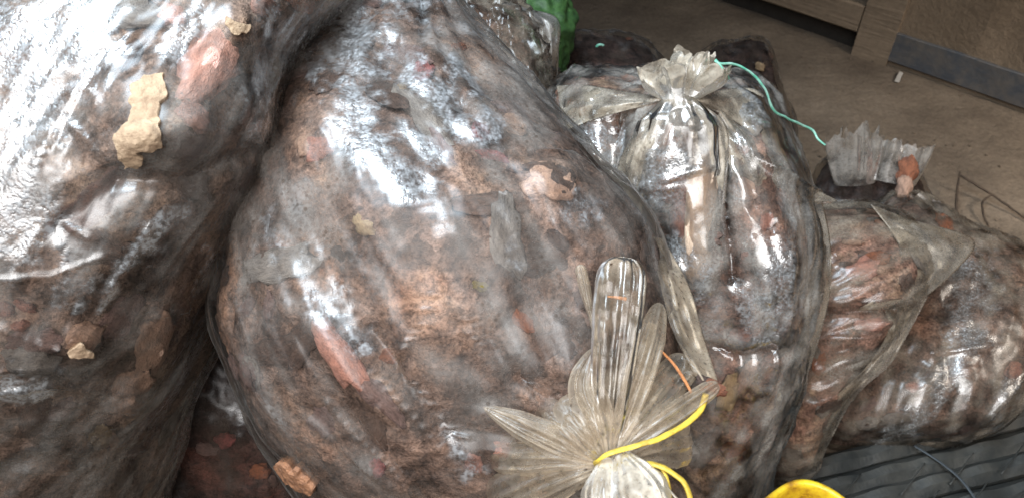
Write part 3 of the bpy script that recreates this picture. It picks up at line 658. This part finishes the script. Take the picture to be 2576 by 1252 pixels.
# 3 upright bag
bagU, sU = make_bag('upright glossy clear bag of reddish pieces, neck tied with green string',
    [(1560, 188, 1790, 190, 1.36, 0.02), (1440, 190, 1890, 196, 1.34, 0.08), (1396, 235, 1940, 245, 1.32, 0.115), (1400, 320, 1975, 330, 1.30, 0.135), (1430, 430, 1998, 430, 1.29, 0.15), (1480, 540, 2020, 540, 1.29, 0.155),
     (1530, 660, 2035, 650, 1.30, 0.16), (1570, 790, 2030, 770, 1.32, 0.16), (1600, 920, 2005, 900, 1.35, 0.16), (1620, 1060, 1965, 1040, 1.40, 0.16), (1610, 1190, 1915, 1180, 1.45, 0.155), (1610, 1300, 1880, 1300, 1.50, 0.14), (1660, 1380, 1830, 1380, 1.54, 0.03)],
    F_up, L_red, 'filled clear plastic bags', N=240, Mr=240, seed=3, rough_amp=0.002, wrinkle=0.0022, gap=0.010, relief=0.6, folds=0.006, grain=((1700, 260), (1790, 900)), sheen_mist_noise=0.45,
    lumps=[(1700, 330, 90, 110, 0, 0.030), (1690, 440, 95, 120, 0, 0.020), (1750, 620, 60, 150, 5, 0.020), (1880, 300, 60, 100, -25, 0.014), (1480, 260, 80, 50, 0, 0.014), (1950, 640, 60, 120, 0, 0.012), (1760, 1080, 90, 110, 0, 0.012)],
    squeeze=[([(1560, 300), (1530, 430), (1545, 560)], 24, 0.022), ([(1815, 330), (1830, 480), (1850, 700)], 16, 0.018), ([(1760, 870), (1870, 900), (1960, 880)], 18, 0.012)],
    creases=[([(1820, 330), (1880, 560), (1930, 740), (1950, 850)], 6, 0.010), ([(1815, 300), (1900, 400), (2050, 490)], 9, 0.012), ([(1825, 320), (1860, 440), (1905, 600)], 5, 0.008), ([(1620, 470), (1740, 430), (1800, 420)], 5, 0.007), ([(1640, 380), (1615, 480), (1700, 470)], 5, 0.006),
             ([(1760, 850), (1820, 890), (1850, 905)], 6, 0.008), ([(1700, 640), (1720, 700)], 9, 0.008), ([(1480, 260), (1620, 235)], 6, 0.006), ([(1440, 330), (1600, 260)], 6, 0.006), ([(1990, 560), (1985, 760), (1930, 980)], 8, 0.008)],
    gather=[(1705, 245, 190, 5, 0.005, 0.02)],
    sheen_mist=[([(1500, 330), (1460, 370)], 60, 0.9), ([(1700, 430), (1640, 470)], 70, 0.8), ([(1940, 620), (1960, 800)], 40, 0.7), ([(1650, 700), (1690, 800)], 40, 0.6), ([(1695, 590), (1720, 680)], 28, 1.0), ([(1780, 700), (1760, 760)], 30, 0.6), ([(1870, 740), (1900, 840)], 36, 0.7), ([(1960, 640), (1970, 760)], 30, 0.6), ([(1890, 260), (1900, 290)], 40, 0.7)],
    chunks=[(1455, 284, 34, 16, -12, 'peach', 0.008, 0.004), (1420, 260, 22, 12, 0, 'salmon', 0.007, 0.002), (1765, 510, 40, 120, 4, 'pale', 0.011, 0.004), (1745, 640, 40, 75, 0, 'pale', 0.010, 0.004), (1705, 560, 30, 60, 0, 'salmon', 0.009, 0.002), (1935, 552, 18, 22, 20, 'salmon', 0.008, 0.004), (1866, 842, 30, 20, 0, 'salmon', 0.008, 0.003), (1790, 800, 34, 26, 0, 'peach', 0.008, 0.001),
            (1870, 470, 40, 26, 40, 'peach', 0.009, 0.0), (1960, 330, 22, 80, -18, 'tan', 0.009, 0.002), (1660, 340, 40, 34, 0, 'rust', 0.008, 0.0), (1690, 480, 50, 40, 0, 'rust', 0.008, 0), (1840, 390, 34, 30, 0, 'rust', 0.008, 0), (1850, 1140, 30, 24, 0, 'rust', 0.008, 0.003), (1840, 1000, 26, 60, 15, 'tan', 0.009, 0.0), (1880, 960, 22, 60, 15, 'peach', 0.009, 0.0)],
    rand_chunks=80)
fold(bagU, [(1955, 505, 1.19), (2000, 600, 1.19), (2020, 720, 1.20), (2000, 850, 1.24), (1950, 1000, 1.30), (1890, 1150, 1.38), (1820, 1270, 1.44)],
     [(2066, 496, 1.21), (2088, 600, 1.22), (2090, 720, 1.23), (2062, 850, 1.27), (2005, 1020, 1.33), (1950, 1140, 1.40), (1890, 1255, 1.45)], F_sheet, seed=5, puff=0.006, wave=0.005)
fold(bagU, [(1800, 300, 1.13), (1840, 430, 1.13), (1900, 520, 1.15), (2090, 512, 1.22)], [(1815, 275, 1.135), (1920, 375, 1.16), (2020, 455, 1.19), (2106, 504, 1.22)], F_sheet, seed=6, puff=0.008, wave=0.006, n=40)
mouth(bagU, (1705, 250, 1.13), (-0.25, -1.0, 0.35), 34, 84, 92, F_mouth, 4, 1.0, squash=0.6, ruffle=0.3)
mouth(bagU, (1735, 240, 1.12), (0.35, -0.9, 0.4), 26, 66, 90, F_mouth, 3, 4.0, squash=0.6, ruffle=0.35)
pleat(bagU, [(1708, 245, 1.125), (1705, 310, 1.115), (1690, 420, 1.125), (1690, 540, 1.155)], [30, 100, 118, 100], [0.006, 0.020, 0.018, 0.008], F_up, seed=21, ribs=0.05, fl=0.35)
fold(bagU, [(1690, 250, 1.13), (1620, 300, 1.125), (1560, 400, 1.14), (1520, 560, 1.19)], [(1700, 250, 1.125), (1660, 330, 1.115), (1625, 440, 1.125), (1610, 600, 1.16)], F_sheet, seed=15, puff=0.008, wave=0.006)
fold(bagU, [(1715, 250, 1.125), (1770, 320, 1.11), (1775, 460, 1.12), (1755, 680, 1.155)], [(1730, 250, 1.125), (1822, 310, 1.115), (1830, 450, 1.13), (1800, 720, 1.165)], F_sheet, seed=16, puff=0.008, wave=0.006)
fold(bagU, [(1690, 240, 1.135), (1600, 235, 1.17), (1480, 215, 1.22), (1400, 215, 1.28)], [(1690, 252, 1.13), (1610, 270, 1.145), (1500, 300, 1.17), (1420, 330, 1.20)], F_sheet, seed=17, puff=0.010, wave=0.008)
fold(bagU, [(1735, 245, 1.135), (1820, 225, 1.18), (1900, 225, 1.22), (1950, 270, 1.25)], [(1735, 255, 1.13), (1840, 300, 1.14), (1920, 360, 1.17), (1985, 420, 1.20)], F_sheet, seed=18, puff=0.010, wave=0.008)
tube([P(1798, 152, 1.10), P(1812, 160, 1.10), P(1850, 163, 1.11), P(1890, 185, 1.12), P(1922, 220, 1.13), P(1945, 275, 1.15), P(1975, 295, 1.17), P(2020, 315, 1.20), P(2045, 330, 1.21), P(2058, 350, 1.21), P(2076, 365, 1.21)], 0.0018, name='tie_string', mat=M['green_cord'], parent=bagU, n=120, jit=0.0007)
tube([P(1800, 150, 1.10), P(1812, 165, 1.098), P(1822, 182, 1.10), P(1834, 198, 1.12)], 0.0019, name='tie_string', mat=M['green_cord'], parent=bagU, n=40, jit=0.0006)

# 4 bag right of it with the pointed corner
bagC, sC = make_bag('brown clear bag with a pointed corner sticking out to the right',
    [(1990, 520, 2160, 505, 1.62, 0.02), (1960, 560, 2260, 540, 1.60, 0.09), (1960, 640, 2330, 625, 1.58, 0.12), (1960, 740, 2300, 720, 1.57, 0.13), (1950, 850, 2220, 840, 1.57, 0.125), (1940, 960, 2140, 950, 1.58, 0.12), (1920, 1070, 2080, 1070, 1.60, 0.11), (1900, 1170, 2035, 1175, 1.63, 0.09), (1920, 1220, 1990, 1220, 1.65, 0.02)],
    F_right, L_red, 'filled clear plastic bags', N=170, Mr=170, seed=4, wrinkle=0.0022, gap=0.008, rough_amp=0.001, relief=0.4, folds=0.004, grain=((2100, 700), (2400, 580)), sheen_mist_noise=0.3,
    squeeze=[([(2080, 790), (2270, 785)], 16, 0.02)], creases=[([(2090, 800), (2250, 805)], 6, 0.01), ([(2060, 850), (2210, 845)], 6, 0.008), ([(2100, 640), (2180, 560)], 6, 0.006)],
    chunks=[(2172, 672, 40, 28, -20, 'salmon', 0.010, 0.004), (2195, 815, 40, 16, 0, 'salmon', 0.008, 0.003), (2150, 605, 26, 8, 10, 'peach', 0.006, 0.003), (2215, 640, 30, 20, 0, 'rust', 0.008, 0), (2250, 560, 40, 14, 20, 'rust', 0.007, 0)], rand_chunks=40)
fold(bagC, [(2190, 515, 1.50), (2260, 620, 1.47), (2240, 720, 1.46), (2150, 780, 1.45)], [(2300, 555, 1.55), (2450, 604, 1.53), (2395, 690, 1.50), (2290, 775, 1.47)], F_sheet, seed=8, puff=0.012, wave=0.006)
fold(bagC, [(2225, 780, 1.45), (2235, 830, 1.46), (2180, 920, 1.47), (2090, 1010, 1.50), (2030, 1100, 1.55), (1985, 1180, 1.60)], [(2335, 745, 1.49), (2272, 862, 1.49), (2238, 918, 1.50), (2150, 1000, 1.53), (2085, 1115, 1.58), (2035, 1192, 1.62)], F_sheet, seed=9, puff=0.008, wave=0.009)

# 5 bag at the right edge
bagR, sR = make_bag('condensation-misted clear bag lying on the floor at far right',
    [(2250, 480, 2310, 480, 1.93, 0.02), (2215, 530, 2390, 545, 1.88, 0.08), (2180, 640, 2590, 640, 1.84, 0.13), (2140, 760, 2640, 740, 1.80, 0.16), (2100, 880, 2630, 860, 1.76, 0.17), (2060, 990, 2560, 970, 1.73, 0.165), (2050, 1080, 2480, 1065, 1.72, 0.14), (2080, 1140, 2370, 1120, 1.73, 0.03)],
    F_right, L_main, 'filled clear plastic bags', N=180, Mr=200, seed=5, wrinkle=0.0014, gap=0.008, rough_amp=0.001, relief=0.4, folds=0.008, grain=((2440, 660), (2300, 1080)), sheen_mist_noise=0.3,
    sheen_mist=[([(2440, 680), (2430, 850)], 55, 0.75), ([(2400, 930), (2290, 1070)], 30, 0.75), ([(2220, 1090), (2260, 1080)], 20, 0.6), ([(2500, 1040), (2576, 930)], 24, 0.5)],
    creases=[([(2400, 640), (2350, 760), (2340, 900)], 10, 0.014), ([(2340, 890), (2480, 870)], 7, 0.01), ([(2576, 940), (2470, 1060)], 9, 0.012), ([(2520, 700), (2540, 800)], 8, 0.01)],
    chunks=[(2302, 972, 16, 13, 0, 'salmon', 0.007, 0.004), (2380, 885, 24, 8, 0, 'peach', 0.006, 0.003), (2560, 930, 26, 20, 0, 'salmon', 0.007, 0.001)], rand_chunks=36)
fold(bagR, [(2270, 520, 1.84), (2330, 580, 1.80), (2420, 650, 1.76), (2500, 660, 1.76)], [(2320, 480, 1.88), (2400, 560, 1.86), (2470, 600, 1.84), (2580, 640, 1.84)], F_far, seed=11, puff=0.012, wave=0.010)
fold(bagR, [(2420, 1000, 1.62), (2470, 950, 1.62), (2530, 900, 1.64), (2600, 840, 1.66)], [(2450, 1100, 1.68), (2500, 1075, 1.69), (2560, 990, 1.70), (2640, 900, 1.72)], F_far, seed=12, puff=0.01, wave=0.008)

# 6 bag behind with the crumpled neck and broken stub
bagK, sK = make_bag('dark clear bag behind the pile, crumpled pale neck with a broken stub',
    [(2110, 390, 2250, 390, 2.10, 0.02), (2060, 430, 2300, 425, 2.08, 0.09), (2030, 520, 2330, 510, 2.06, 0.12), (2010, 640, 2360, 640, 2.04, 0.13), (2020, 760, 2340, 760, 2.04, 0.12), (2100, 840, 2260, 840, 2.05, 0.03)],
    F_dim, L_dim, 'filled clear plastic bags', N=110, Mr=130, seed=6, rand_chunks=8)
mouth(bagK, (2150, 460, 1.95), (-0.1, -1.0, 0.3), 50, 62, 125, F_far, 2, 3.0, squash=0.7, ruffle=0.4, crump=0.25)
mouth(bagK, (2240, 460, 1.95), (0.2, -1.0, 0.2), 56, 60, 100, F_far, 2, 6.0, squash=0.7, ruffle=0.4, crump=0.25)
lump(bagK, P(2282, 432, 1.90), -FW, 0.3*RT+1.0*UP, (0.034, 0.024, 0.022), 'rust', 'broken_stub')
lump(bagK, P(2275, 470, 1.89), -FW, 0.2*RT+1.0*UP, (0.030, 0.018, 0.016), 'peach', 'broken_stub')

# 7 bag behind the middle bag at the top
bagB, sB = make_bag('brownish creased clear bag peeking out behind the middle bag',
    [(1150, -60, 1200, -60, 1.52, 0.02), (1120, -20, 1250, -10, 1.50, 0.07), (1130, 50, 1330, 55, 1.47, 0.10), (1160, 120, 1352, 120, 1.45, 0.11), (1200, 220, 1356, 210, 1.44, 0.11), (1230, 330, 1370, 330, 1.45, 0.10), (1280, 420, 1350, 420, 1.47, 0.02)],
    F_right, L_main, 'filled clear plastic bags', N=120, Mr=140, seed=7, wrinkle=0.010, gap=0.012,
    creases=[([(1240, 80), (1330, 95), (1400, 60)], 6, 0.01), ([(1300, 200), (1360, 110), (1400, 60)], 6, 0.010), ([(1380, 190), (1400, 70)], 6, 0.010), ([(1250, 60), (1300, 150)], 6, 0.008)], rand_chunks=6)
fold(bagB, [(1225, 0, 1.42), (1280, 15, 1.40), (1340, 60, 1.39), (1365, 130, 1.39), (1370, 200, 1.40)], [(1240, -10, 1.44), (1320, 20, 1.43), (1403, 48, 1.42), (1406, 130, 1.42), (1402, 205, 1.43)], F_far, seed=14, puff=0.008, wave=0.008)

# 8, 9 dim bags further back
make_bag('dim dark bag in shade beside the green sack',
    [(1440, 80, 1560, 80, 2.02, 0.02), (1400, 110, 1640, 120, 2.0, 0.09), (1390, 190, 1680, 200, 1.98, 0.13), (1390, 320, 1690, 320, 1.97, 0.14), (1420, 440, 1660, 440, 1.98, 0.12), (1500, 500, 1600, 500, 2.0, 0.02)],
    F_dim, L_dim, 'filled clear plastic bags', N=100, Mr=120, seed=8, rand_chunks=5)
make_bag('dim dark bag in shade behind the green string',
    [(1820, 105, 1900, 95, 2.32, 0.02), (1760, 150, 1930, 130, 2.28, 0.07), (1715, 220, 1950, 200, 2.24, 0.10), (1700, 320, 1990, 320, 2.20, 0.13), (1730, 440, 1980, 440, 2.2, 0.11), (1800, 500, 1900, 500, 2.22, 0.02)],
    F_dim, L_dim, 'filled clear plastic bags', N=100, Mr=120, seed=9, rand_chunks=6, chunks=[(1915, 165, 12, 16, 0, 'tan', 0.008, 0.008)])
# 10 dark bag low between the two big ones
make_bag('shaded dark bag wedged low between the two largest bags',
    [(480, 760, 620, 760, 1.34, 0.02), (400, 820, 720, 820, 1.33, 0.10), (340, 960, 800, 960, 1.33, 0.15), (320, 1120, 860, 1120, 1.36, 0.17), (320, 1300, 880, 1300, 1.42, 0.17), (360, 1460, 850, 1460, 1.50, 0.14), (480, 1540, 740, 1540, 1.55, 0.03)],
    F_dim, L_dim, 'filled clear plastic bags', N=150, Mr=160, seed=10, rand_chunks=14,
    sheen_mist=[([(590, 1030), (610, 1060)], 18, 0.6)], chunks=[(570, 1115, 26, 20, 0, 'rose', 0.008, 0.003), (650, 1195, 26, 22, 0, 'rust', 0.008, 0.003)])
# unseen support under the middle bag
# ------------------------------------------------------------------ green bag
M['green_film'] = plastic('green_film', (0.050, 0.120, 0.030), (0.020, 0.055, 0.016), 0.6)
def green():
    rows = [(1270, -90, 1350, -90, 1.80, 0.02), (1260, -40, 1420, -35, 1.78, 0.07), (1270, 40, 1452, 40, 1.76, 0.09), (1290, 110, 1450, 110, 1.75, 0.09), (1320, 190, 1430, 190, 1.76, 0.02)]
    r = catmull(np.array(rows, float), 60); L = P(r[:, 0], r[:, 1], r[:, 4]); R = P(r[:, 2], r[:, 3], r[:, 4]); c = (L+R)/2; u = (R-L)/2
    ph = np.linspace(0, 2*math.pi, 80, endpoint=False)
    g = c[:, None] + u[:, None]*np.cos(ph)[None, :, None] - r[:, 5][:, None, None]*np.sin(ph)[None, :, None]*FW
    n = normals(g, True); g = g + n*(0.010*ridged(g*16, 2))[..., None]
    F = grid_faces(60, 80, True).tolist(); F.append(list(range(80))); F.append([59*80+k for k in range(80)][::-1])
    o = link('green_sack', g.reshape(-1, 3), F, M['green_film'])
    tag(o, 'dark green plastic sack half hidden behind the creased brown bag', 'sack')
green()
# ------------------------------------------------------------------ ribbed dark sheet
def ribbed():
    M['dark_sheet'] = paint_mat('dark_sheet', (0.020, 0.022, 0.021), (0.055, 0.053, 0.046), 0.6)
    t = thing('ribbed_sheet', 'dark grey ribbed sheet on the floor in the lower right corner', 'sheet', floor_at(2350, 1200))
    # long parallel ribs lying on the floor, each a rounded bar
    for k in range(7):
        off = k*60 + rng.uniform(-7, 7)
        a = floor_at(1960, 1200+off+10); b = floor_at(2760, 1010+off*1.02)
        d = b-a; L = np.linalg.norm(d); d /= L; nrm = np.cross(d, [0, 0, 1])
        n = 90; s = np.linspace(0, L, n); wv = 0.026; prof = [(-wv, 0.004), (-wv*0.9, 0.024), (-wv*0.35, 0.040), (wv*0.35, 0.040), (wv*0.9, 0.024), (wv, 0.004)]
        g = np.stack([[a + d*x + nrm*o + np.array([0, 0, z + 0.004*math.sin(x*55+k)*(z > 0.03)]) for (o, z) in prof] for x in s])
        g = g + 0.004*perlin(g*14)[..., None]*np.array([0, 0, 1])
        g[..., 2] = np.maximum(g[..., 2], 0.003)
        F = grid_faces(n, len(prof), False).tolist()
        F += [[i*6, i*6+6, i*6+11, i*6+5] for i in range(n-1)]
        link('rib', g.reshape(-1, 3), F, M['dark_sheet'], t, smooth_=False)
    for k in range(5):
        xa = 2120 + k*130 + rng.uniform(-20, 20)
        tube([floor_at(xa, 1270-k*26, 0.046), floor_at(xa+34, 1225-k*26, 0.047), floor_at(xa+60, 1190-k*26, 0.046)], 0.0014, name='cross_rib', mat=M['dark_sheet'], parent=t, seg=6, n=8)
        tube([floor_at(xa+40, 1330-k*22, 0.046), floor_at(xa+70, 1290-k*22, 0.047), floor_at(xa+95, 1255-k*22, 0.046)], 0.0014, name='cross_rib', mat=M['dark_sheet'], parent=t, seg=6, n=8)
    pts = [floor_at(2300, 1120, 0.05), floor_at(2370, 1165, 0.052), floor_at(2430, 1220, 0.054), floor_at(2500, 1330, 0.054)]
    tube(pts, 0.0035, name='strap', mat=paint_mat('strap', (0.045, 0.055, 0.062), (0.03, 0.035, 0.04), 0.6), parent=t, flat=0.5)
ribbed()
# ------------------------------------------------------------------ yellow container
def yellow():
    T = NT('yellow_plastic'); o = T.obj()
    c = T.ramp(T.noise(o, 22, 5, 0.65, 0.4), [(0.40, (0.24, 0.11, 0.012)), (0.50, (0.50, 0.29, 0.015)), (0.62, (0.66, 0.47, 0.02))])
    c = T.mix(T.ramp(T.noise(o, 60, 4, 0.7), [(0.60, 0.0), (0.72, 0.6)]), c, (0.20, 0.10, 0.02))
    m = T.surf(T.n('ShaderNodeBsdfPrincipled', {'Base Color': c, 'Roughness': 0.38, 'Normal': T.bump(T.noise(o, 50, 4), 0.004, 0.5)}).outputs[0])
    cpt = P(2046, 1440, 1.12)
    t = thing('yellow_container', 'yellow plastic container with brown stains at the bottom edge', 'container', (cpt[0], cpt[1], 0))
    # rounded-square can: walls, shoulder, rim lip
    th = np.linspace(0, 2*math.pi, 96, endpoint=False)
    e = 2/3.2; cx = np.sign(np.cos(th))*np.abs(np.cos(th))**e; cy = np.sign(np.sin(th))*np.abs(np.sin(th))**e
    rot = math.radians(38); X = cx*math.cos(rot)-cy*math.sin(rot); Y = cx*math.sin(rot)+cy*math.cos(rot)
    prof = [(0.070, -cpt[2]+0.002), (0.075, -cpt[2]+0.01), (0.100, -0.20), (0.104, -0.10), (0.108, 0.0), (0.109, 0.040), (0.107, 0.050), (0.102, 0.052), (0.099, 0.048), (0.097, 0.030), (0.095, 0.0), (0.090, -0.10), (0.02, -0.105)]
    g = np.stack([np.stack([cpt[0]+r*X, cpt[1]+r*Y, np.full(96, cpt[2]+z)], -1) for r, z in prof])
    g = g + 0.004*perlin(g*14)[..., None]
    F = grid_faces(len(prof), 96, True).tolist(); F.append(list(range(96))); F.append([(len(prof)-1)*96+k for k in range(96)][::-1])
    link('body', g.reshape(-1, 3), F, m, t)
yellow()
# ------------------------------------------------------------------ twig, scraps
def twig():
    t = thing('dry_twig', 'thin forked dry twig lying on the floor beside the far right bag', 'twig', floor_at(2420, 600))
    tube([floor_at(2450, 600, 0.01), floor_at(2410, 545, 0.03), floor_at(2408, 480, 0.05), floor_at(2416, 432, 0.06)], [0.004, 0.0045, 0.004, 0.002], name='stem', mat=M['twig'], parent=t, jit=0.001)
    tube([floor_at(2412, 440, 0.06), floor_at(2455, 465, 0.05), floor_at(2510, 500, 0.03), floor_at(2580, 550, 0.01), floor_at(2650, 590, 0.01)], [0.004, 0.004, 0.003, 0.002], name='branch', mat=M['twig'], parent=t, jit=0.001)
    tube([floor_at(2495, 490, 0.035), floor_at(2472, 510, 0.03), floor_at(2476, 545, 0.02), floor_at(2488, 570, 0.01)], [0.003, 0.0035, 0.002], name='branch', mat=M['twig'], parent=t, jit=0.001)
twig()
def scraps():
    r = np.random.RandomState(11); V = []; F = []
    for k in range(260):
        px, py = r.uniform(1900, 2700), r.uniform(60, 1200)
        c = floor_at(px, py, 0.003); s = r.uniform(0.002, 0.006)
        p = r.normal(size=(8, 3)); p = p/np.linalg.norm(p, axis=1)[:, None]*s*r.uniform(0.6, 1.3, (8, 1))
        base = len(V); cube = np.array([[x, y, z] for x in (-1, 1) for y in (-1, 1) for z in (-1, 1)])*s*0.6 + p*0.4
        cube[:, 2] *= 0.6
        V += (c+cube).tolist(); F += [[base+i for i in f] for f in ((0, 1, 3, 2), (4, 6, 7, 5), (0, 4, 5, 1), (2, 3, 7, 6), (0, 2, 6, 4), (1, 5, 7, 3))]
    o = link('grit', V, F, lump_mat('grit', (0.16, 0.12, 0.085), (0.06, 0.045, 0.03)), smooth_=False)
    o['kind'] = 'stuff'; o['label'] = 'loose grit and crumbs scattered over the dirt floor'; o['category'] = 'grit'
    sc = link('paper_scrap', [floor_at(2250, 205, 0.006), floor_at(2262, 208, 0.006), floor_at(2272, 184, 0.010), floor_at(2263, 180, 0.012),
                              floor_at(2250, 205, 0.009), floor_at(2262, 208, 0.009), floor_at(2272, 184, 0.013), floor_at(2263, 180, 0.015)],
              [[0, 3, 2, 1], [4, 5, 6, 7], [0, 1, 5, 4], [1, 2, 6, 5], [2, 3, 7, 6], [3, 0, 4, 7]], paint_mat('scrap', (0.5, 0.47, 0.43), (0.35, 0.32, 0.28)), smooth_=False)
    tag(sc, 'small pale scrap on the floor below the blue band', 'scrap')
    gp = [P(1500, 118, 1.82), P(1508, 113, 1.815), P(1518, 115, 1.82)]
    o = tube(gp, 0.003, name='green_fibre', mat=M['green_cord']); tag(o, 'tiny green fibre on the dim bag at the top', 'fibre')
scraps()
for o in bpy.data.objects:
    if '_o' in o: del o['_o']
